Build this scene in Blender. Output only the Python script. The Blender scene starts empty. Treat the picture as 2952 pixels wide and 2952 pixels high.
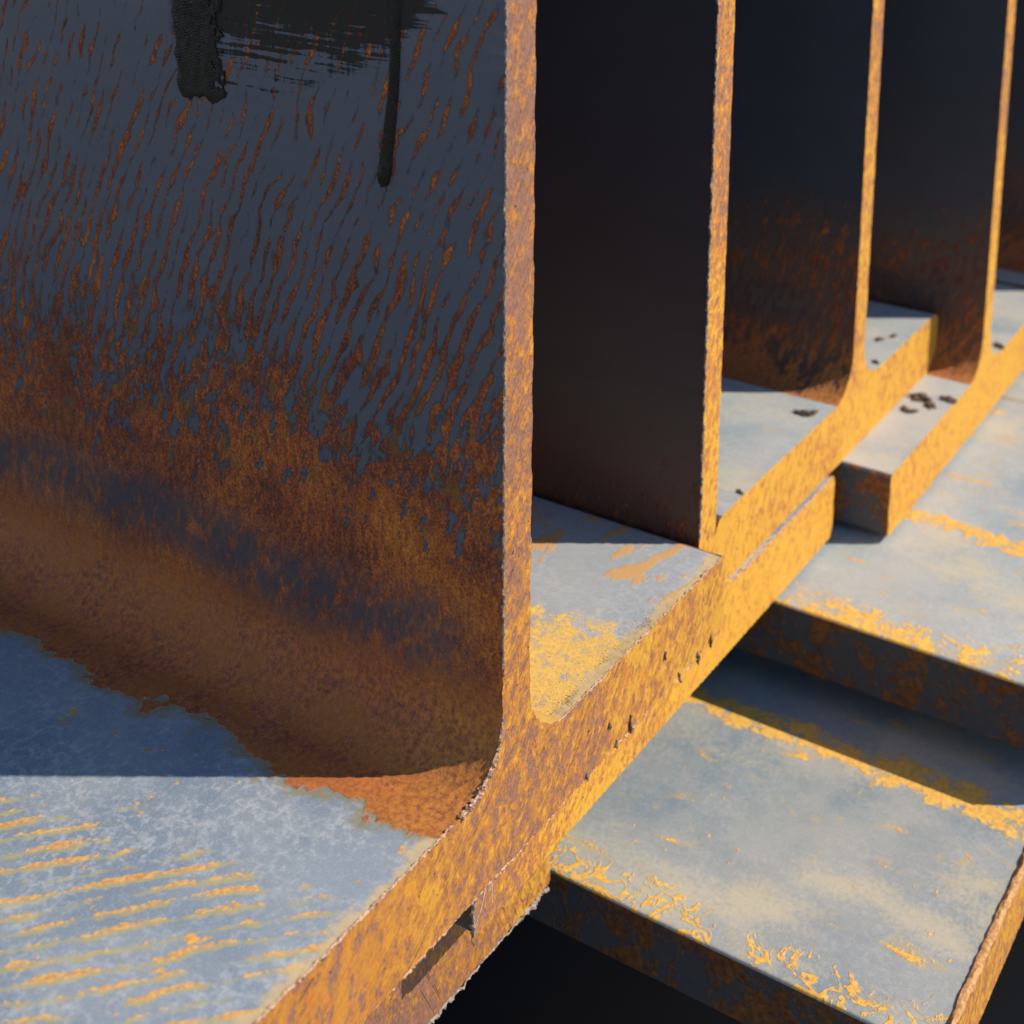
import bpy, bmesh, math, random
from mathutils import Vector, Matrix, noise as mn

S = 0.2212                      # metres per layout unit (camera at the layout origin)
Z0 = 4.62                       # layout height of the camera above the ground
sc = bpy.context.scene
col = sc.collection
def L(x, y, z): return Vector((x*S, y*S, (z+Z0)*S))

# ------------------------------------------------------------------ camera
cam_d = bpy.data.cameras.new('camera'); cam = bpy.data.objects.new('camera', cam_d); col.objects.link(cam)
r_ = Vector((0.536, -0.8441, 0.0117)); d_ = Vector((-0.1658, -0.1189, -0.979)); f_ = Vector((0.8278, 0.5228, -0.2037))
M = Matrix((r_, -d_, -f_)).transposed().to_4x4(); M.translation = L(0, 0, 0)
cam.matrix_world = M
cam_d.sensor_width = 36; cam_d.lens = 4256.36/2952*36
cam_d.shift_x = (1476-1596.25)/2952; cam_d.shift_y = (190.96-1476)/2952
cam_d.clip_start = 0.02; cam_d.clip_end = 500
cam_d.dof.use_dof = True; cam_d.dof.focus_distance = 2.12*S; cam_d.dof.aperture_fstop = 15
sc.camera = cam
cy = sc.cycles; cy.max_bounces = 5; cy.diffuse_bounces = 4; cy.glossy_bounces = 2; cy.caustics_reflective = False; cy.caustics_refractive = False
sc.render.resolution_x = sc.render.resolution_y = 1024

# ------------------------------------------------------------------ light
EL = 45.0; SX, SY = 0.545, -0.838                     # towards the sun, in plan
w = bpy.data.worlds.new('World'); sc.world = w; w.use_nodes = True
nt = w.node_tree; bg = nt.nodes['Background']
sky = nt.nodes.new('ShaderNodeTexSky'); sky.sky_type = 'NISHITA'; sky.sun_disc = False
sky.sun_elevation = math.radians(EL); sky.sun_rotation = math.atan2(SX, SY)
sky.air_density = 1.0; sky.dust_density = 0.15; sky.ozone_density = 3.0
nt.links.new(sky.outputs[0], bg.inputs[0]); bg.inputs[1].default_value = 0.15
sd = bpy.data.lights.new('sun', 'SUN'); sun = bpy.data.objects.new('sun', sd); col.objects.link(sun)
sd.energy = 4.0; sd.angle = math.radians(0.5); sd.color = (1.0, 0.925, 0.80)
ce = math.cos(math.radians(EL)); tv = Vector((SX*ce, SY*ce, math.sin(math.radians(EL)))).normalized()
sun.rotation_euler = tv.to_track_quat('Z', 'Y').to_euler(); sun.location = L(3, -4, 5)
sc.view_settings.view_transform = 'Standard'; sc.view_settings.look = 'None'
sc.view_settings.gamma = 1.0; sc.view_settings.use_curve_mapping = False
sc.view_settings.exposure = 0.68

# ------------------------------------------------------------------ node helper
class V:
    def __init__(s, g, k): s.g, s.k = g, k
    def _m(s, op, o, r=False):
        return s.g.math(op, o, s) if r else s.g.math(op, s, o)
    def __add__(s, o): return s._m('ADD', o)
    def __radd__(s, o): return s._m('ADD', o)
    def __sub__(s, o): return s._m('SUBTRACT', o)
    def __rsub__(s, o): return s._m('SUBTRACT', o, True)
    def __mul__(s, o): return s._m('MULTIPLY', o)
    def __rmul__(s, o): return s._m('MULTIPLY', o)
    def __truediv__(s, o): return s._m('DIVIDE', o)
class G:
    def __init__(s, name):
        s.m = bpy.data.materials.new(name); s.m.use_nodes = True; s.t = s.m.node_tree
        s.b = s.t.nodes['Principled BSDF']; s.seed = 0.0
    def n(s, t): return s.t.nodes.new(t)
    def put(s, inp, v):
        if isinstance(v, V): s.t.links.new(v.k, inp)
        elif v is not None:
            if isinstance(v, tuple) and len(v) == 3 and inp.type == 'RGBA': v = (*v, 1)
            inp.default_value = v
    def math(s, op, a, b=None, c=None, clamp=False):
        n = s.n('ShaderNodeMath'); n.operation = op; n.use_clamp = clamp
        s.put(n.inputs[0], a)
        if b is not None: s.put(n.inputs[1], b)
        if c is not None: s.put(n.inputs[2], c)
        return V(s, n.outputs[0])
    def mn(s, a, b): return s.math('MINIMUM', a, b)
    def mx(s, a, b): return s.math('MAXIMUM', a, b)
    def ab(s, a): return s.math('ABSOLUTE', a)
    def sin(s, a): return s.math('SINE', a)
    def sm(s, x, a, b):                       # smoothstep, 0 at a, 1 at b (a may exceed b)
        n = s.n('ShaderNodeMapRange'); n.interpolation_type = 'SMOOTHSTEP'
        s.put(n.inputs[0], x)
        if not isinstance(a, V) and not isinstance(b, V) and a > b:
            n.inputs[1].default_value = b; n.inputs[2].default_value = a; n.inputs[3].default_value = 1; n.inputs[4].default_value = 0
        else: s.put(n.inputs[1], a); s.put(n.inputs[2], b)
        return V(s, n.outputs[0])
    def lin(s, x, pts):                       # piecewise value curve through (x, value) points
        x0, x1 = pts[0][0], pts[-1][0]; v0 = min(p[1] for p in pts); v1 = max(p[1] for p in pts)
        n = s.n('ShaderNodeMapRange'); s.put(n.inputs[0], x); n.inputs[1].default_value = x0; n.inputs[2].default_value = x1
        r = s.n('ShaderNodeValToRGB'); s.t.links.new(n.outputs[0], r.inputs[0]); e = r.color_ramp.elements
        for i, p in enumerate(pts):
            t = (p[0]-x0)/(x1-x0); k = e[0] if i == 0 else (e[-1] if i == len(pts)-1 else e.new(t))
            k.position = t
        for k, p in zip(e, pts):
            q = (p[1]-v0)/((v1-v0) or 1); k.color = (q, q, q, 1)
        return V(s, r.outputs[0])*(v1-v0)+v0
    def xyz(s, scale=1000.0):
        t = s.n('ShaderNodeTexCoord'); q = s.n('ShaderNodeSeparateXYZ'); s.t.links.new(t.outputs['Object'], q.inputs[0])
        return [V(s, q.outputs[i])*scale for i in range(3)]
    def vec(s, a, b, c=0.0):
        n = s.n('ShaderNodeCombineXYZ'); s.put(n.inputs[0], a); s.put(n.inputs[1], b); s.put(n.inputs[2], c); return V(s, n.outputs[0])
    def noise(s, v, sc_=1.0, det=3.0, rough=0.55, dist=0.0):
        n = s.n('ShaderNodeTexNoise'); s.seed += 7.31; a = s.n('ShaderNodeVectorMath'); a.operation = 'MULTIPLY_ADD'
        s.put(a.inputs[0], v); a.inputs[1].default_value = (sc_,)*3; a.inputs[2].default_value = (s.seed*1.7 % 97, s.seed*2.9 % 89, s.seed*.73 % 83)
        s.t.links.new(a.outputs[0], n.inputs['Vector']); sc_ = 1.0
        n.inputs['Scale'].default_value = sc_
        n.inputs['Detail'].default_value = det; n.inputs['Roughness'].default_value = rough; n.inputs['Distortion'].default_value = dist
        return V(s, n.outputs[0])
    def vor(s, v, sc_=1.0, feat='F1', rnd=1.0):
        n = s.n('ShaderNodeTexVoronoi'); n.feature = feat; s.put(n.inputs['Vector'], v); n.inputs['Scale'].default_value = sc_
        n.inputs['Randomness'].default_value = rnd; return V(s, n.outputs['Distance'])
    def mix(s, f, a, b):
        n = s.n('ShaderNodeMix'); n.data_type = 'RGBA'; s.put(n.inputs[0], f); s.put(n.inputs[6], a); s.put(n.inputs[7], b); return V(s, n.outputs[2])
    def ramp(s, f, stops):
        r = s.n('ShaderNodeValToRGB'); s.put(r.inputs[0], f); e = r.color_ramp.elements
        for i, p in enumerate(stops):
            k = e[0] if i == 0 else (e[-1] if i == len(stops)-1 else e.new(p[0])); k.position = p[0]
        for k, p in zip(e, stops): k.color = (*p[1], 1)
        return V(s, r.outputs[0])
    def normal(s):
        n = s.n('ShaderNodeNewGeometry'); q = s.n('ShaderNodeSeparateXYZ'); s.t.links.new(n.outputs['True Normal'], q.inputs[0])
        return [V(s, o) for o in q.outputs]
    def out(s, c, rough, h=None, dist=0.0004, spec=0.4, strength=1.0):
        s.put(s.b.inputs['Base Color'], c); s.put(s.b.inputs['Roughness'], rough); s.put(s.b.inputs['Specular IOR Level'], spec)
        if h is not None:
            n = s.n('ShaderNodeBump'); n.inputs['Distance'].default_value = dist; n.inputs['Strength'].default_value = strength
            s.put(n.inputs['Height'], h); s.t.links.new(n.outputs[0], s.b.inputs['Normal'])
        return s.m

RUST_DEEP = (.075, .022, .010)

# ------------------------------------------------------------------ materials
def fillet_rust(g, P):
    n = g.noise(P, .5, 5, .75)
    c = g.mix(g.sm(n, .34, .66), (.15, .040, .020), (.38, .100, .018))
    c = g.mix(g.sm(g.noise(P, .06, 3), .40, .62)*.6, c, (.31, .092, .014))
    c = g.mix(g.sm(g.noise(P, .9, 2), .58, .7)*.55, c, (.27, .13, .12))
    q = g.n('ShaderNodeSeparateXYZ'); g.put(q.inputs[0], P)
    return g.mix(g.sm(V(g, q.outputs[1]) + (n-.5)*30, 52, 8)*.5, c, g.mix(g.sm(n, .35, .65), (.19, .062, .012), (.45, .185, .024)))
def mat_web(name, seed, kind):
    """Mill-scaled web: blue scale above, slanting rust dashes, solid rust towards the root fillet. kind: near, plain, mid"""
    g = G(name); g.seed = seed; x, y, z = g.xyz(); z = z - 32.5
    P = g.vec(x, y, z)
    warp = g.noise(P, .022, 3) - .5
    ac = y*.92 + z*.38 + warp*16; al = z*.92 - y*.38
    fine = g.noise(P, .55, 4, .65); big = g.noise(P, .016, 3)
    rw = g.sin(ac*(2*math.pi/4.8) + (g.noise(P, .035, 2)-.5)*9)*.5+.5; rw = rw*rw
    bk = g.noise(g.vec(ac*.16, al*.065, x*.05), 1.0, 4.5, .62)
    dash = bk + (rw-.42)*.21
    blot = g.noise(g.vec(x*.1, (y+z*.25)*.27, z*.12), 1.0, 4, .66)
    zz = z + (big-.5)*80
    if kind == 'near':
        T = g.lin(zz, [(-20, .02), (40, .18), (58, .34), (80, .425), (105, .487), (125, .530), (160, .592), (205, .622), (250, .640)])
        w1 = g.sm(zz, 86, 138)
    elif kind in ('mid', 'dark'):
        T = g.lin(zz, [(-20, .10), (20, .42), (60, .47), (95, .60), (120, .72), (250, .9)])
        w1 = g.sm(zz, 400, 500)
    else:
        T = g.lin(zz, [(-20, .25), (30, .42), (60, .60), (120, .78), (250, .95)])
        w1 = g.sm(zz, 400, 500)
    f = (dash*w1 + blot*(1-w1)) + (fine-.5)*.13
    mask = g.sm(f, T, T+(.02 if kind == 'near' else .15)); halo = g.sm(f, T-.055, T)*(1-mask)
    shade_k = {'near': 1.0, 'mid': .62, 'plain': .48, 'dark': .25}[kind]  # scale dimmed by kind: shade of channels and lower void put into colour
    # scale
    sp = g.noise(P, 1.6, 2, .6)
    scale = g.mix(g.noise(P, .05, 4), (.054*shade_k, .057*shade_k, .070*shade_k), (.074*shade_k, .077*shade_k, .093*shade_k))
    scale = g.mix(g.sm(sp, .62, .74)*.5, scale, (.03*shade_k, .03*shade_k, .034*shade_k))
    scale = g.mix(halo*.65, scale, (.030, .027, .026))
    if kind != 'near': scale = g.mix(g.sm(zz, 105, 45)*.75, scale, (.10*shade_k+.03, .046*shade_k+.014, .030*shade_k+.008))
    # rust
    v1 = g.noise(g.vec(x*.3, y*.42, z*.20), 1.0, 5, .7); v2 = g.noise(P, .03, 3)
    v3 = g.noise(P, 1.1, 3, .7)
    rust = g.ramp(v1*.52 + v2*.44 + v3*.62 - .315, [(.32, (.060, .018, .010)), (.43, (.15, .032, .011)), (.54, (.29, .068, .010)), (.68, (.45, .145, .012)), (.82, (.52, .23, .03))])
    foot = g.sm(z, 36, 12)                               # the fillet: smoother purple brown
    rust = g.mix(foot, rust, g.mix(g.sm(x, 0, 2)*.8, fillet_rust(g, P), (.50, .29, .07)))
    band = g.sm(g.ab(z - 40 - (big-.5)*26), 21, 3)*g.sm(blot + (v3-.5)*.2, .30, .56)*g.sm(y, 0, 30)
    rust = g.mix(band*.85, rust, (.040, .040, .045))
    olive = g.sm(g.noise(P, .10, 4, .6), .54, .66)*g.sm(z, 50, 90)*g.sm(z, 150, 110)
    rust = g.mix(olive*.6, rust, (.14, .070, .012))
    c = g.mix(mask, scale, rust)
    rough = g.lin(mask, [(0, .42), (1, .86)])
    h = mask*.35 + v1*mask*1.1 + v3*mask*.5 + fine*.25
    if kind == 'near':                                  # thin black brush strokes beside the thick daub
        st = g.noise(g.vec(y*.028, z*.42, 0.0), 1.0, 4, .6); cr = g.noise(g.vec(y*.5, z*.10, 3.0), 1.0, 3, .6)
        reach = g.lin(z, [(190, 96), (197, 78), (206, 62), (216, 40), (240, 18)]) + (st-.5)*60
        solid = g.lin(z, [(190, .66), (205, .58), (222, .44), (240, .22)])
        pm = g.sm(y, reach, reach+5)*g.sm(y, 131, 126)*g.sm(z, 192, 197)*g.sm(st*.8+cr*.25, solid, solid+.05)*g.sm(x, 0, -1)
        c = g.mix(pm*.93, c, (.026, .020, .015)); rough = rough*(1-pm) + pm*.62; h = h*(1-pm) + pm*(1.0+st*.6)
    return g.out(c, rough, h, .0003, .35 if kind != 'near' else .34 - pm*.28)

def steel_col(g, P, tone=1.0, mott=1.0, cool=1.0):
    """Grey-blue mill scale with a fuzzy pale network and fine grain"""
    d = g.noise(P, .10, 3); gr = g.noise(P, 1.3, 3, .7)
    base = g.mix(g.sm(g.noise(P, .022, 4, .6), .38, .62), (.142*tone, .178*tone, .220*tone*cool), (.196*tone, .222*tone, .246*tone*cool))
    wx = (g.noise(P, .3, 4, .75)-.5)*8; wy = (g.noise(P, .3, 4, .75)-.5)*8; sx = g.n('ShaderNodeSeparateXYZ'); g.put(sx.inputs[0], P)
    cell = g.vor(g.vec(V(g, sx.outputs[0])+wx, V(g, sx.outputs[1])+wy, V(g, sx.outputs[2])), .17, 'DISTANCE_TO_EDGE')
    ve = g.noise(P, .5, 4, .72); ridge = g.sm(cell, .20, .01)*g.sm(ve, .36, .60)
    pat = g.sm(g.noise(P, .035, 3), .34, .60)
    base = g.mix(ridge*pat*.42*mott, base, (.42*tone, .41*tone, .40*tone))
    base = g.mix(g.sm(ve, .52, .68)*.30*mott, base, (.36*tone, .36*tone, .37*tone))
    base = g.mix(g.sm(gr, .52, .70)*.45, base, (.36*tone, .365*tone, .38*tone))
    base = g.mix(g.sm(gr, .42, .30)*.45, base, (.115*tone, .135*tone, .18*tone))
    return base, gr

def mat_flange_near(name, seed):
    """Bottom flange of the nearest beam: fillet rust, rows of rust dashes on the left, crusty yellow rust on the right"""
    g = G(name); g.seed = seed; x, y, z = g.xyz(); z = z - 32.5; P = g.vec(x, y, z)
    base, gr = steel_col(g, P, .96, 1.1, 1.0)
    fine = g.noise(P, .6, 4, .65); big = g.noise(P, .045, 4, .6); med = g.noise(P, .16, 4, .6)
    left = g.sm(x, 0, -1)
    # fillet rust with a ragged border and an olive halo
    e = x + 41 + (big-.5)*34 + (med-.5)*11
    fil = g.sm(e, -.6, .6)*left; fhalo = g.sm(e, -5.5, 0)*left*(1-fil)
    # rows of dashes
    w_ = (g.noise(P, .016, 2)-.5)*12 + (med-.5)*2.4
    ac = x*.69 + y*.72 + w_; al = x*.72 - y*.69
    row = g.sin(ac*(2*math.pi/5.9))*.5+.5
    rowo = g.sin(ac*(2*math.pi/5.9) + 1.1)*.5+.5
    brk = g.noise(g.vec(al*.075, ac*.12, 0.0), 1.0, 3.5, .6)
    zone = g.sm(x + (big-.5)*60 + y*.06, -72, -90)*g.sm(ac, 27, 12)*left
    da = .88*g.sm(row*.48 + brk*1.15 + (fine-.5)*.55, 1.02, 1.12)*g.sm(zone, .35, .6)
    spots = g.sm(g.noise(g.vec(x*.13+y*.05, y*.13), 1.0, 3, .6), .67, .70)*left
    dash = g.mx(da, spots)
    dh = g.sm(rowo*.48 + brk*1.15 + (med-.5)*.5, .88, 1.10)*g.sm(zone, .2, .7)*(1-dash)
    # right half: yellow crust near web and end, orange marks further back
    rt = 1-left
    vf = g.noise(P, 1.5, 3, .7); cr = g.sm(fine*.35 + vf*.25 + med*.55 + big*.25 + g.sm(y, 70, 18)*.22 + g.sm(x, 98, 62)*.28, 1.03, 1.17)*rt
    om = g.sm(g.noise(g.vec(x*.040, (y+x*.10)*.105, 0), 1.0, 4, .6) - g.sm(g.ab(x-122), 14, 34)*.2, .545, .57)*rt
    dark = g.sm(vf*.75 + fine*.35 + g.sm(y, 7, .5)*.17 + g.sm(y, 34, 2)*.06, .66, .74)*g.sm(y, 40, 8)*g.sm(x, 112, 88)*rt
    rust1 = fillet_rust(g, P)
    rustd = g.mix(g.sm(fine, .35, .65), (.38, .165, .035), (.56, .30, .075))
    rusty = g.ramp(fine*.8+med*.3, [(.36, (.36, .21, .08)), (.52, (.52, .30, .075)), (.70, (.62, .38, .08))])
    c = g.mix(dh*.6, base, (.34, .27, .075))
    c = g.mix(dash, c, rustd)
    c = g.mix(fhalo*.75, c, (.19, .145, .045)); c = g.mix(fil, c, rust1)
    c = g.mix(g.sm(x*.5 + big*12, 18, 30)*rt*.5, c, (.36, .34, .31))
    c = g.mix(cr, c, rusty); c = g.mix(om*.9, c, g.mix(fine, (.42, .19, .06), (.52, .30, .11))); c = g.mix(dark*.85, c, (.028, .024, .02))
    tan = g.sm(y + (med-.5)*14 + (big-.5)*10, 6.0, 1.5)*(1-fil)
    c = g.mix(tan*.8, c, g.mix(fine, (.40, .25, .09), (.50, .38, .22)))
    rough = g.lin(g.mx(g.mx(fil, dash), cr), [(0, .50), (1, .88)])
    h = g.mx(g.mx(fil*.6, dash*.15), g.mx(cr*.3, om*.3))*(.6+fine*1.4) + gr*.25
    return g.out(c, rough, h, .00022, .3)

def mat_flange(name, seed, rust=0.0, tone=1.0, left_edge=None, warm=0.0, edge_w=.75, strip=None):
    """Grey flange with scattered yellow rust; left_edge = local x of an edge that carries branching rust"""
    g = G(name); g.seed = seed; x, y, z = g.xyz(); P = g.vec(x, y, z*.6)
    base, gr = steel_col(g, P, tone, .45, .90)
    fine = g.noise(P, .5, 4, .65); big = g.noise(P, .020, 4, .6); med = g.noise(P, .10, 4, .62, .6)
    veil = g.sm(g.noise(g.vec(x*.022, y*.011, 0), 1.0, 4, .6) + (fine-.5)*.35, .50, .68)
    c = g.mix(veil*.55, base, (.46, .37, .21))
    c = g.mix(warm*g.sm(big, .3, .6) if warm else 0.0, c, (.44, .37, .30))
    st = g.noise(g.vec(x*.085, y*.036, 0.0), 1.0, 4, .62, .5)
    t = .640 - rust
    soft = g.sm(st + (med-.5)*.15, t-.07, t+.03); pat = g.sm(st + (fine-.5)*.22, t, t+.06)
    pts = g.sm(g.noise(P, .22, 3), .70, .74)
    pat = g.mx(pat, pts)
    if left_edge is not None:
        ed = g.sm(x-left_edge, 46, 0); br = g.sm(g.ab(g.noise(P, .075, 3, .6, .9)-.5), .06, .02)
        pat = g.mx(pat, g.sm(ed*edge_w + med*.62 + br*.30*ed + (fine-.5)*.30, .82, .95))
        soft = g.mx(soft, g.sm(ed*edge_w + med*.62, .70, .92))
    if strip is not None: pat = g.mx(pat, g.sm(g.sm(g.ab(x-strip-(big-.5)*26), 17, 3)*.40 + med*.85 + (fine-.5)*.3, .68, .80))
    col_ = g.ramp(fine*.8+med*.35, [(.34, (.34, .145, .022)), (.50, (.53, .26, .034)), (.70, (.64, .37, .060))])
    c = g.mix(soft*.45, c, (.42, .29, .12))
    gt = g.noise(P, 1.0, 3, .7); c = g.mix(g.sm(gt, .64, .72)*.5, c, (.16, .13, .10))
    c = g.mix(pat*.93, c, col_)
    rough = g.lin(pat, [(0, .52), (1, .88)])
    return g.out(c, rough, pat*(.4+fine) + gr*.3, .00025, .3)

def mat_edge(name, seed, k=1.0):
    """Rolled flange edges and undersides: dark scale with brown rust runs"""
    g = G(name); g.seed = seed; x, y, z = g.xyz(); P = g.vec(x, y, z)
    n1 = g.noise(P, .05, 4, .6, .8); n2 = g.noise(P, .4, 4, .65); br = g.sm(g.ab(g.noise(P, .07, 3, .6, .8)-.5), .05, .01)
    m = g.sm(n1 + br*.10 + (n2-.5)*.2, .46, .58)
    c = g.mix(m, g.mix(n2, (.050*k, .054*k, .062*k), (.085*k, .088*k, .095*k)), g.ramp(n2, [(.3, (.07*k, .024*k, .010*k)), (.5, (.18*k, .062*k, .013*k)), (.7, (.28*k, .115*k, .018*k))]))
    return g.out(c, .75, m+n2*.5, .0003, .3)

def mat_sawn(name, seed, yellow, streak=0.0, cuts=1.0, tone=1.0, grow=None, fade=.13):
    """Sawn end face: purple-brown oxide, orange and yellow flecks drawn out by the blade, fine saw scratches"""
    g = G(name); g.seed = seed; x, y, z = g.xyz(); P = g.vec(x, y, z)
    a = z*.97 + x*.25; b = x*.97 - z*.25                 # flecks lean a little from the vertical
    fl = g.noise(g.vec(b*.32, a*.20, 0.0), 1.0, 6, .70, .4); f2 = g.noise(g.vec(b*1.2, a*.62, 4.0), 1.0, 4, .74)
    big = g.noise(P, .024, 3); fine = g.noise(P, 1.8, 3, .7); gn = g.noise(P, .8, 4, .7)
    base = g.mix(g.sm(f2, .28, .72), (.18*tone, .070*tone, .040*tone), (.31*tone, .145*tone, .085*tone))
    base = g.mix(g.sm(gn, .52, .68)*.55, base, (.25*tone, .14*tone, .105*tone))
    base = g.mix(g.sm(fine, .58, .75)*.6, base, (.44*tone, .26*tone, .18*tone))
    zone = (big-.5)*.34 - g.sm(z, 70, 230)*fade
    if streak:
        stv = g.noise(g.vec(b*.20, a*.016, 9.0), 1.0, 3, .5)
        zone = zone + g.sm(x, -25, -100)*((stv-.5)*.85+.03)*streak 
    if grow: zone = zone + g.sm(x, grow[0], grow[1])*grow[2]
    sv = fl + zone + (f2-.5)*.22 + (gn-.5)*.16
    t = .60 - yellow
    o = g.sm(sv, t-.075, t+.02); ye = g.sm(sv, t+.03, t+.16)
    orange = g.mix(f2, (.38*tone, .120*tone, .012*tone), (.54*tone, .210*tone, .020*tone)); yel = g.mix(f2, (.50*tone, .225*tone, .016*tone), (.70*tone, .37*tone, .032*tone))
    c = g.mix(o*.80, base, orange)
    if streak: c = g.mix(ye*.85, c, g.mix(g.sm(x, -20, -80)*.75, yel, orange))
    else: c = g.mix(ye*.9, c, yel)
    red = g.sm(g.noise(g.vec(b*.30, a*.12, 7.0), 1.0, 3, .6), .62, .70)*o
    c = g.mix(red*.55, c, (.58*tone, .13*tone, .012*tone))
    # arcs left by the blade
    rr = g.math('SQRT', (x+330)*(x+330) + (z-430)*(z-430))
    wv = g.sin(rr*2.3 + g.noise(P, .05, 2)*7); sl = g.sm(g.noise(g.vec(rr*.55, 0.0, 0.0), 1.0, 2), .60, .68)*g.sm(g.noise(P, .09, 3), .52, .60)
    c = g.mix(sl*.55*cuts, c, (.09, .040, .022))
    sc1 = g.noise(g.vec(rr*1.25, (x-z)*.012, 0.0), 1.0, 3, .6); sc2 = g.noise(g.vec(rr*2.6, (x-z)*.02, 5.0), 1.0, 2, .6)
    c = g.mix(g.sm(sc1, .50, .68)*.38*cuts, c, (.16*tone, .060*tone, .030*tone)); c = g.mix(g.sm(sc2, .58, .72)*.28*cuts, c, (.56*tone, .32*tone, .12*tone))
    pit = g.sm(g.noise(P, .42, 2), .735, .76)
    c = g.mix(pit*.85, c, (.02, .013, .01))
    return g.out(c, .74, f2*.8 + gn*.5 + o*.15 + wv*.07*cuts - sl*1.4*cuts - pit*3, .00025, .35)

def mat_simple(name, c0, c1, rough, sc_=.4, h=.0003, spec=.4):
    g = G(name); x, y, z = g.xyz(); n = g.noise(g.vec(x, y, z), sc_, 4, .65)
    return g.out(g.mix(g.sm(n, .3, .7), c0, c1), rough, n, h, spec)

M_burr = mat_simple('burr_crust', (.22, .095, .045), (.55, .34, .22), .55, 1.2)
M_burrgrey = mat_simple('burr_grey', (.15, .085, .055), (.30, .25, .21), .5, .8, .0004, .5)
M_crumb = mat_simple('crumb', (.030, .020, .012), (.16, .095, .05), .8, .5, .0005)
def mat_paint():
    g = G('black_paint'); x, y, z = g.xyz(); P = g.vec(x, y, z); n = g.noise(P, .35, 3)
    rip = g.sin(z*6.5 + y*2.0 + g.noise(P, .18, 3)*22)*g.sm(n, .45, .62)
    return g.out((.019, .015, .011), .42, rip*.5 + g.noise(P, .8, 3)*.8, .00025, .10)
M_paint = mat_paint()
M_fibre = mat_simple('fibre', (.75, .73, .70), (.85, .83, .8), .5, .5)
M_ground = mat_simple('ground', (.10, .085, .07), (.19, .165, .14), .95, .02, .004)
M_timber = mat_simple('timber', (.14, .09, .05), (.25, .17, .10), .85, .05, .002)

# ------------------------------------------------------------------ mesh helpers
def finish(name, bm, mats, parent=None, smooth=38):
    bm.normal_update()
    for f in bm.faces: f.smooth = True
    for e in bm.edges:
        if len(e.link_faces) == 2 and e.calc_face_angle(0) > math.radians(smooth): e.smooth = False
    me = bpy.data.meshes.new(name); bm.to_mesh(me); bm.free()
    for m in mats: me.materials.append(m)
    o = bpy.data.objects.new(name, me); col.objects.link(o)
    if parent: o.parent = parent
    return o

def arc(cx, cz, r, a0, a1, n):
    return [(cx+r*math.cos(math.radians(a0+(a1-a0)*i/n)), cz+r*math.sin(math.radians(a0+(a1-a0)*i/n))) for i in range(n+1)]

def resample(pts, step):
    out = []
    for (a, b) in zip(pts, pts[1:]):
        d = math.hypot(b[0]-a[0], b[1]-a[1]); k = max(1, int(d/step+.5))
        out += [(a[0]+(b[0]-a[0])*i/k, a[1]+(b[1]-a[1])*i/k) for i in range(k)]
    return out

def sweep(name, contour, open_edges, length, mats, parent, step, jag, seed, tag):
    """Sweep a closed contour (x,z) from the ragged sawn end y=0 to y=length. tag(nx,nz,z) -> material slot of the side"""
    pts = resample(contour+[contour[0]], step); n = len(pts); bm = bmesh.new(); rings = []
    cen = []
    for i, (x, z) in enumerate(pts):
        a, b = pts[i-1], pts[(i+1) % n]; tx, tz = b[0]-a[0], b[1]-a[1]; l = math.hypot(tx, tz) or 1
        cen.append((tz/l, -tx/l))                        # outward normal of a counter-clockwise contour
    for k, (yy, am) in enumerate(((0.0, 1.0), (.0012, .45), (.006, 0.0), (length, 0.0))):
        ring = []
        for i, (x, z) in enumerate(pts):
            v = Vector((x*420+seed, z*420, seed*.7)); e = mn.noise(v)*.55 + mn.noise(v*3.1)*.35
            sp = max(0.0, mn.noise(Vector((x*160, z*160+seed, 5.0)))-.35)*1.8
            o = (e+sp+.45*math.sin((x*1.3+z*1.9)*2600+e*3))*jag*am
            if open_edges(x, z): o = 0
            nx, nz = cen[i]; ring.append(bm.verts.new((x+nx*o, yy + (e*jag*.5 if k == 0 and not open_edges(x, z) else 0), z+nz*o)))
        rings.append(ring)
    for k in range(3):
        for i in range(n):
            j = (i+1) % n; p, q = pts[i], pts[j]
            if open_edges(*p) and open_edges(*q) and abs(p[1]-q[1]) < 1e-6: continue
            f = bm.faces.new((rings[k][j], rings[k][i], rings[k+1][i], rings[k+1][j]))
            f.material_index = tag(*cen[i], (p[1]+q[1])/2)
    for ring, rev in ((rings[0], False), (rings[3], True)):
        f = bm.faces.new(ring if not rev else ring[::-1]); f.material_index = 0
    bmesh.ops.recalc_face_normals(bm, faces=bm.faces[:])
    caps = [f for f in bm.faces if len(f.verts) > 4]
    bmesh.ops.triangulate(bm, faces=caps, quad_method='BEAUTY', ngon_method='BEAUTY')
    return finish(name, bm, mats, parent)

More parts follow.
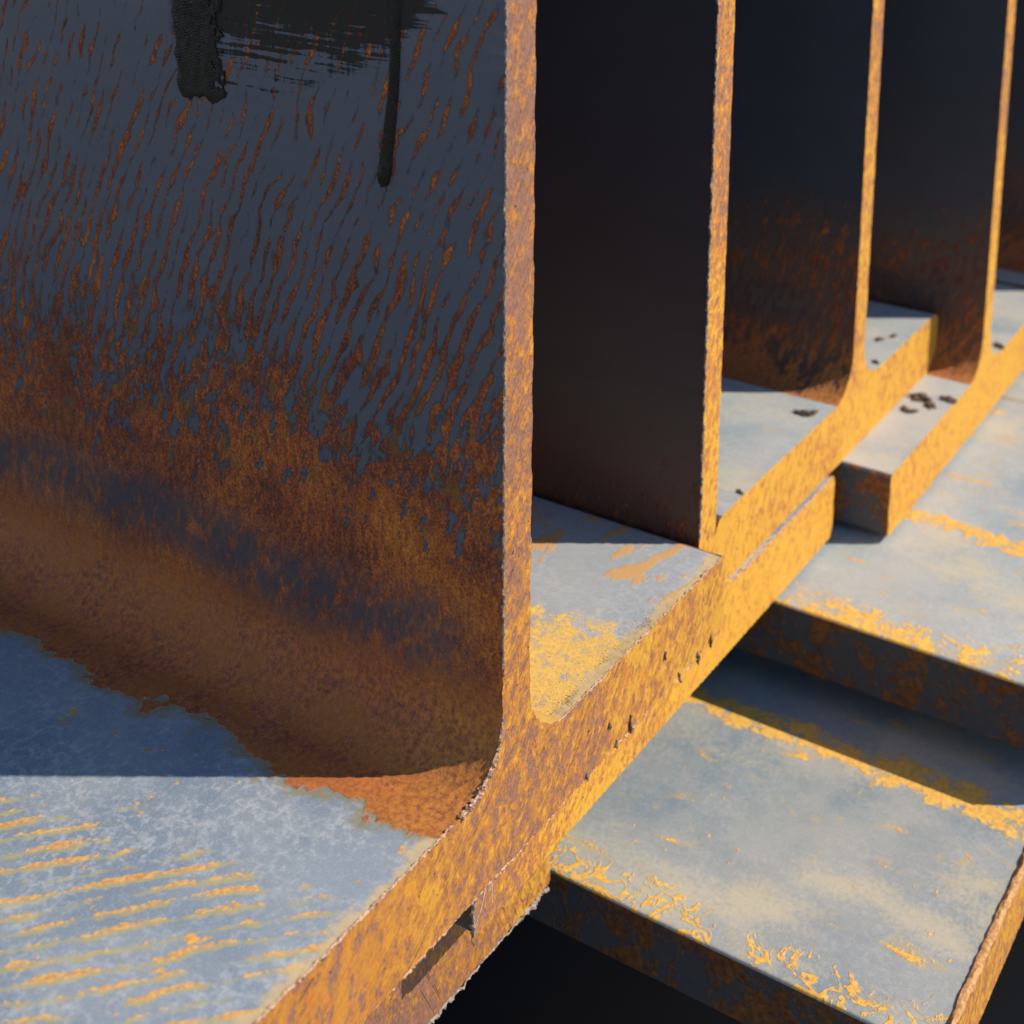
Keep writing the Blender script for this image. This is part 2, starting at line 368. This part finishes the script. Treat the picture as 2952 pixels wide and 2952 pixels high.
def beam(name, label, xc, yend, ztop, wl, wr, tf, tw, h, rf, mats, length=2.2, top_level=False, jag=.0006, step=.0012, seed=0.0, group=None, cham=.003, far=False):
    """xc web centre, yend sawn-end plane, ztop top of the visible flange (layout units). wl / wr: flange reach from the web centre.
    mats: (sawn, web, flange_face, edge). h = overall depth in metres; all section sizes in metres."""
    base = L(xc, yend, ztop); base.z -= h if top_level else tf
    r = bpy.data.objects.new(name, None); col.objects.link(r); r.location = base; r.empty_display_size = .05
    r['label'] = label; r['category'] = 'girder'
    if group: r['group'] = group
    t = tw/2; c = cham; ms = list(mats)
    def fl(z_face, sgn):       # flange incl. fillets; z_face = inner face height, sgn +1: web above
        q = lambda X, Z: (X, z_face + sgn*Z)
        k = [(-wl+c, -tf), (wr-c, -tf)] + arc(wr-c, -tf+c, c, -90, 0, 4)[1:] + arc(wr-c, -c, c, 0, 90, 4) + \
            [(t+rf, 0)] + arc(t+rf, rf, rf, 270, 180, 12)[1:] + arc(-t-rf, rf, rf, 0, -90, 12) + [(-wl+c, 0)] + \
            arc(-wl+c, -c, c, 90, 180, 4)[1:] + arc(-wl+c, -tf+c, c, 180, 270, 4)[:-1]
        k = [q(*p) for p in k]
        return k if sgn > 0 else k[::-1]
    cb = fl(tf, 1); ct = fl(h-tf, -1); zb, zt = tf+rf, h-tf-rf
    def tg(inner, z_in=tf):
        def f(nx, nz, z): return 2 if nz*inner > .985 else (1 if nz*inner > -.01 and z*inner > z_in*inner + 1e-5 else 3)
        return f
    jt = jag if not top_level else 0.0; big = .03
    ob = sweep('bottom_flange', cb, lambda x, z: abs(z-zb) < 1e-6, length, ms, r, step if not top_level else big, jag if not top_level else 0, seed, tg(1))
    wb = [(-t, zb), (t, zb), (t, zt), (-t, zt)]
    ow = sweep('web', wb, lambda x, z: abs(z-zb) < 1e-6 or abs(z-zt) < 1e-6, length, [ms[0], ms[1], ms[1], ms[1]], r, step if not top_level else big, jag*.8 if not top_level else 0, seed+3, lambda a, b, z: 1)
    ot = sweep('top_flange', ct, lambda x, z: abs(z-zt) < 1e-6, length, ms if not top_level else [ms[0], ms[1], ms[3], ms[2]], r, step if top_level else big, jag if top_level else 0, seed+9,
               (lambda nx, nz, z: 3 if nz > .15 else 2) if top_level else (lambda nx, nz, z: 3))
    return r

def ribbon(name, pts, wid, mats, parent, seed, rough=.5, freq=900, flat=1.0):
    """Ragged crust of burr along a polyline: a lumpy five-sided bead. pts: (x, y, z); wid(t): radius"""
    bm = bmesh.new(); rings = []; n = len(pts)
    for i, p in enumerate(pts):
        p = Vector(p); d = (Vector(pts[min(i+1, n-1)])-Vector(pts[max(i-1, 0)])).normalized()
        a = d.cross(Vector((0, 1, 0)) if abs(d.y) < .9 else Vector((1, 0, 0))).normalized(); b = d.cross(a)
        ring = []
        for k in range(6):
            an = k*math.pi/3; q = p*freq; w_ = wid(i/(n-1))*(1+rough*(mn.noise(q+Vector((k*3.1, seed, 0)))*1.6+mn.noise(q*2.7+Vector((seed, k*5., 0)))*.8))
            ring.append(bm.verts.new(p + (a*math.cos(an)+b*math.sin(an)*flat)*max(w_, .00003)))
        rings.append(ring)
    for i in range(n-1):
        for k in range(6): bm.faces.new((rings[i][k], rings[i][(k+1) % 6], rings[i+1][(k+1) % 6], rings[i+1][k]))
    bm.faces.new(rings[0][::-1]); bm.faces.new(rings[-1]); bmesh.ops.recalc_face_normals(bm, faces=bm.faces[:])
    return finish(name, bm, mats, parent, 60)

def line(a, b, n, wob=0.0, seed=0.0):
    a, b = Vector(a), Vector(b); o = []
    for i in range(n+1):
        p = a.lerp(b, i/n); q = p*300
        o.append(p + Vector((mn.noise(q+Vector((seed, 0, 0))), mn.noise(q+Vector((0, seed, 9))), mn.noise(q+Vector((4, 0, seed)))))*wob)
    return o

# ------------------------------------------------------------------ ground and bearers
bm = bmesh.new(); bmesh.ops.create_grid(bm, x_segments=2, y_segments=2, size=60)
g_ = finish('ground', bm, [M_ground]); g_['kind'] = 'structure'

# ------------------------------------------------------------------ beams
TF, TW, RF, H = .147*S, .066*S, .0215, .600
edge = mat_edge('edge_scale', 3.0); edge_shaded = mat_edge('edge_scale_shaded', 40.0, .55)  # second copy darkened: shade around the lower beams is in its colour
b1 = beam('steel_girder', 'rusty I-beam with black paint daubed and dripping on its slanting-streaked web', 1.507, 1.0, -1.365, .678*S, .662*S, TF, TW, H, RF,
          (mat_sawn('sawn_near', 11.0, .115, 1.0, 1.0, .95, (20, 130, .07)), mat_web('web_near', 5.0, 'near'), mat_flange_near('flange_near', 21.0), edge), jag=.00085, seed=1.0)
b2 = beam('steel_girder', 'dark-webbed I-beam wedged low between the paint-daubed beam and the next raised beam', 2.208, 1.055, -1.512, .727*S, .627*S, TF, TW, H, RF,
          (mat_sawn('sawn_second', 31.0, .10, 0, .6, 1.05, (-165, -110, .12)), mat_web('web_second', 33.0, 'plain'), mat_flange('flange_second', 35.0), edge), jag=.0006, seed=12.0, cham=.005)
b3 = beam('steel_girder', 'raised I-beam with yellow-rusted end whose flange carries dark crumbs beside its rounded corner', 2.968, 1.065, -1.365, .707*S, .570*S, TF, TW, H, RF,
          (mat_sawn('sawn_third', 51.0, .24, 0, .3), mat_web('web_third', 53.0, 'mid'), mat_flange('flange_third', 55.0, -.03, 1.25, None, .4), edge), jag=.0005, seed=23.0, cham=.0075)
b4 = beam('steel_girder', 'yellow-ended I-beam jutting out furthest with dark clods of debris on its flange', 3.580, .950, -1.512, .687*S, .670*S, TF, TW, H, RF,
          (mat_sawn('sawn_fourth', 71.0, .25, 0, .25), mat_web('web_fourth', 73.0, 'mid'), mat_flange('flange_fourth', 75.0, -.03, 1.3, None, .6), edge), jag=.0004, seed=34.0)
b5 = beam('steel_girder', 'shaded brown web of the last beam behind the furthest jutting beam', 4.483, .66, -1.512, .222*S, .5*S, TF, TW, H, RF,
          (mat_sawn('sawn_fifth', 81.0, .16, 0, .2), mat_web('web_fifth', 83.0, 'mid'), mat_flange('flange_fifth', 85.0, -.03, 1.3, None, .6), edge), step=.004, seed=45.0)
TL = .117*S
HA = (Z0-1.88)*S
bA = beam('steel_girder', 'lower I-beam with a raised burr lip along its sawn end and blotchy grey top', 2.505, .485, -1.88, .625*S, .625*S, TL, TW, HA, .018,
          (mat_sawn('sawn_lip', 91.0, .17, 0, .5, .9, None, 0), mat_web('web_lower', 93.0, 'dark'), mat_flange('flange_lip', 95.0, -.02, .97, -138, .25, .42, -13), edge_shaded), top_level=True, seed=56.0, cham=.0012)
bB = beam('steel_girder', 'lower I-beam with bright grey top and yellow rust along its shadow-casting edge', 3.178, .44, -1.675, .625*S, .625*S, .138*S, TW, (Z0-1.675)*S, .018,  # flange deepened: its dark side stands in for shade in the gap
          (mat_sawn('sawn_lower', 101.0, .15, 0, .5, 1.0, None, 0), mat_web('web_lower_b', 103.0, 'dark'), mat_flange('flange_bright', 105.0, .01, 1.30, -138, .35, .55, -28), edge_shaded), top_level=True, seed=67.0, cham=.0012)
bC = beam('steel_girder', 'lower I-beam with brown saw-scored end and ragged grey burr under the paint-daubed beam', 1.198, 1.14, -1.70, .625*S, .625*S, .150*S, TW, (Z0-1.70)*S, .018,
          (mat_sawn('sawn_brown', 111.0, .015, 0, 1.0, .85, (50, 135, .17), 0), mat_web('web_lower_c', 113.0, 'dark'), mat_flange('flange_hidden', 115.0), edge_shaded), top_level=True, seed=78.0, cham=.0015, jag=.0009)
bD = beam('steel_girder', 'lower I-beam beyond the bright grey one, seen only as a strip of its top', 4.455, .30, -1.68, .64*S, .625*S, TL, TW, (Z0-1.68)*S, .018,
          (mat_sawn('sawn_far', 121.0, .15, 0, .5, 1.0, None, 0), mat_web('web_lower_d', 123.0, 'dark'), mat_flange('flange_far', 125.0, .0, 1.25, None, .5), edge_shaded), top_level=True, step=.004, seed=89.0)

# ------------------------------------------------------------------ burrs on the sawn edges
def loc(root, x, y, z):         # layout units -> root space
    return L(x, y, z) - root.location
ribbon('burr', line(loc(b1, 1.60, 1.0, -1.366), loc(b1, 2.165, 1.0, -1.363), 260, .0005, 2), lambda t: .00034*(.4+.9*abs(math.sin(t*9)*math.sin(t*23))), [M_burr], b1, 1.0, .8)
ribbon('burr', line(loc(b1, .84, 1.0, -1.365), loc(b1, 1.36, 1.0, -1.364), 240, .0004, 5), lambda t: .00035, [M_burr], b1, 2.0, .9)
ribbon('burr', line(loc(b1, .84, 1.002, -1.5125), loc(b1, 2.16, 1.002, -1.5125), 520, .0005, 7), lambda t: .0005*(.5+.7*abs(math.sin(t*23))), [M_burr], b1, 3.0, .9)
ribbon('burr', line(loc(b1, 1.4735, 1.0, -1.20), loc(b1, 1.4735, 1.0, -.2), 420, .0003, 9), lambda t: .00032, [M_burrgrey], b1, 4.0, .9)
fp = [Vector((-TW/2-RF+RF*math.sin(math.radians(a_)), -.0002, TF+RF-RF*math.cos(math.radians(a_))+.0002)) for a_ in [k*.75 for k in range(115)]]
ribbon('burr', [p_ + Vector((0, 0, .0003*math.sin(k*1.9))) for k, p_ in enumerate(fp)], lambda t: .0009*(1-.6*t), [M_burr], b1, 8.0, 1.0)
ribbon('burr', line(loc(b2, 2.1745, 1.055, -1.36), loc(b2, 2.1745, 1.055, -.25), 300, .0004, 9), lambda t: .0004, [M_burrgrey], b2, 4.0, .9)
ribbon('burr', line(loc(b2, 2.33, 1.055, -1.513), loc(b2, 2.82, 1.055, -1.513), 150, .0005, 11), lambda t: .0005, [M_burr], b2, 5.0, .7)
ribbon('burr', line(loc(b2, 1.482, 1.055, -1.53), loc(b2, 1.482, 1.055, -1.655), 60, .0006, 11), lambda t: .0007, [M_burrgrey], b2, 5.5, .8)
ribbon('burr', line(loc(bC, .60, 1.14, -1.853), loc(bC, 1.815, 1.14, -1.853), 460, .0009, 13), lambda t: .0007*(.4+1.0*abs(math.sin(t*31)*math.sin(t*11))), [M_burrgrey], bC, 6.0, .7)
ribbon('burr_lip', line(loc(bA, 1.885, .4885, -1.8775), loc(bA, 3.12, .4885, -1.8775), 300, .0004, 15), lambda t: .0016, [mat_simple('lip_rust', (.30, .12, .03), (.52, .28, .11), .8, .5, .0005)], bA, 7.0, .16, 60)

for i, (x_, z_, l_) in enumerate(((1.832, -1.498, .0046), (1.766, -1.462, .0018), (2.118, -1.507, .0034), (2.068, -1.512, .0036), (2.000, -1.511, .0032), (1.789, -1.508, .0020), (1.945, -1.44, .0022), (1.70, -1.509, .0018))):
    p_ = loc(b1, x_, .9985, z_); q_ = Vector((.0007*math.sin(i*2.1), -.0006, -l_*1.5))
    ribbon('burr_chip', [p_+q_*(k/8-.5)+Vector((.0004*math.sin(k*1.3+i), 0, 0)) for k in range(9)], lambda t: .0005*math.sin(math.pi*(.08+.84*t))+.0001, [M_crumb], b1, i*3.0, .8)

# ------------------------------------------------------------------ black paint on the near web
def daub():
    bm = bmesh.new(); ny, nz = 70, 140; y0, y1, z0, z1 = .100, .1315, .190, .262; grid = {}
    t = TW/2
    for i in range(ny+1):
        for j in range(nz+1):
            y = y0+(y1-y0)*i/ny; z = z0+(z1-z0)*j/nz; v = Vector((y*420, z*420, 2))
            el = .1275 + mn.noise(v*.6)*.0016 - max(0, .200-z)*.25
            er = .1075 + mn.noise(v*.9+Vector((9, 0, 0)))*.007 + mn.noise(v*2.8)*.003 + (z-.215)*.05
            eb = .1945 + mn.noise(v*.8+Vector((0, 7, 0)))*.0022 + max(0, .112-y)*.3
            d = min((el-y), (y-er), (z-eb))
            if d < 0: continue
            h = min(1, d/.0022)**.5*.0006*(1+.55*mn.noise(Vector((y*260, z*130, 0)))+.25*mn.noise(Vector((y*600, z*420, 3)))) + .00005
            grid[i, j] = bm.verts.new((-t-max(h, .00004), y, z+TF))
    for (i, j) in list(grid):
        q = [(i, j), (i+1, j), (i+1, j+1), (i, j+1)]
        if all(k in grid for k in q): bm.faces.new([grid[k] for k in q])
    for v in [v for v in bm.verts if not v.link_faces]: bm.verts.remove(v)
    be = [e for e in bm.edges if len(e.link_faces) == 1]; r = bmesh.ops.extrude_edge_only(bm, edges=be)
    for v in [e for e in r['geom'] if isinstance(e, bmesh.types.BMVert)]: v.co.x = -t+.0003
    bmesh.ops.recalc_face_normals(bm, faces=bm.faces[:])
    return finish('paint_daub', bm, [M_paint], b1, 70)
daub()
def drip():
    bm = bmesh.new(); rows = []; nz, nw = 150, 16; t = TW/2
    for i in range(nz+1):
        q = i/nz; z = .262-.0835*q; yc = .0372+.0052*q**1.6+.0007*math.sin(q*8)
        hw = .0026+.0004*math.sin(q*7+1)-.0006*q; hw *= math.sqrt(max(0.0, 1-max(0, (q-.955)/.045)**2)) if q > .955 else 1
        th = .0011 + (.0012*math.exp(-((q-.95)/.035)**2)); row = []
        for k in range(nw+1):
            a = -1+2*k/nw; rp = .00012*math.sin(q*210+3*abs(a)*4+mn.noise(Vector((a*3, q*30, 0)))*4)
            row.append(bm.verts.new((-t-max(.00002, (th+rp)*math.sqrt(max(0, 1-a*a))) + .00003, yc+a*hw*(1+.12*mn.noise(Vector((q*22, a, 1)))), z+TF)))
        rows.append(row)
    for i in range(nz):
        for k in range(nw): bm.faces.new((rows[i][k], rows[i][k+1], rows[i+1][k+1], rows[i+1][k]))
    bmesh.ops.recalc_face_normals(bm, faces=bm.faces[:])
    if sum(f.normal.x for f in bm.faces) > 0: bmesh.ops.reverse_faces(bm, faces=bm.faces[:])
    finish('paint_drip', bm, [M_paint], b1, 80)
drip()

# ------------------------------------------------------------------ crumbs, fibres
rnd = random.Random(5)
def crumb(p, size, label, group, elong=1.0):
    bm = bmesh.new(); bmesh.ops.create_icosphere(bm, subdivisions=3, radius=1); s_ = rnd.random()*50
    a = rnd.random()*6.28
    for v in bm.verts:
        n = mn.noise(v.co*1.6+Vector((s_, 0, 0)))*.9 + mn.noise(v.co*4.3+Vector((0, s_, 0)))*.6
        v.co *= max(.15, 1+n)
        v.co = Vector((v.co.x*elong, v.co.y, max(v.co.z*.65, -.35)+.33))
    bmesh.ops.rotate(bm, verts=bm.verts, matrix=Matrix.Rotation(a, 3, 'Z')); bmesh.ops.scale(bm, verts=bm.verts, vec=(size,)*3)
    o = finish('debris_crumb', bm, [M_crumb]); o.location = p; o['label'] = label; o['category'] = 'debris'
    if group: o['group'] = group
    return o
def px(u, v, zl):                # photograph pixel -> point on a horizontal flange at layout height zl
    d = r_*((u-1596.25)/4256.36) + d_*((v-190.96)/4256.36) + f_; d = d*(zl/d.z); return L(d.x, d.y, zl)
for (u, v, zl, s_, lb, gr) in [
    (2318, 1195, -1.365, .0028, 'larger dark crumb on the third beam flange near its lit rust fillet', 'crumbs on the third beam'),
    (2345, 1190, -1.365, .0019, 'smaller dark crumb touching the larger one near the third beam fillet', 'crumbs on the third beam'),
    (2535, 980, -1.365, .0022, 'dark crumb close to the web on the strip behind the third beam', 'crumbs behind the third web'),
    (2575, 970, -1.365, .0018, 'dark crumb midway on the strip behind the third beam web', 'crumbs behind the third web'),
    (2525, 1045, -1.365, .0018, 'dark crumb at the sawn edge of the strip behind the third web', 'crumbs behind the third web'),
    (2608, 1182, -1.512, .0026, 'brown clod at the open end of the pile on the jutting beam', 'clods on the jutting beam'),
    (2652, 1150, -1.512, .0042, 'largest brown clod in the pile on the jutting beam flange', 'clods on the jutting beam'),
    (2680, 1170, -1.512, .0034, 'second largest brown clod, leaning on the largest one', 'clods on the jutting beam'),
    (2737, 1155, -1.512, .0032, 'brown clod beside the sawn edge next to the jutting beam fillet', 'clods on the jutting beam'),
    (2632, 1188, -1.512, .0024, 'smallest brown clod in front of the largest on the jutting beam', 'clods on the jutting beam'),
    (2881, 1000, -1.512, .0030, 'dark crumb in the right corner of the jutting beam web', None),
    (2133, 1421, -1.365, .0016, 'tiny dark chip beside the rounded corner of the third beam', None)]:
    crumb(px(u, v, zl), s_*.62, lb, gr, 2.1)
def fibres():
    root = bpy.data.objects.new('fibre_tuft', None); col.objects.link(root); p0 = L(1.487, 1.045, -1.535); root.location = p0
    root['label'] = 'tuft of fine white fibres caught in the gap at the flange corner'; root['category'] = 'fibres'
    rr = random.Random(3)
    for i in range(10):
        a = Vector((rr.uniform(-.003, .0015), -.0025+rr.uniform(-.0012, .0005), rr.uniform(-.002, .002))); l = rr.uniform(.006, .016)
        e = a + Vector((rr.uniform(-.55, .25)*l, -.0008, -l*rr.uniform(.5, 1))); mid = (a+e)/2+Vector((rr.uniform(-.002, .002), -.002, rr.uniform(0, .002)))
        pts = [a*(1-t)**2 + mid*2*t*(1-t) + e*t*t for t in [k/14 for k in range(15)]]
        ribbon('fibre', pts, lambda t: .00005, [M_fibre], root, i*1.0, .1)
fibres()
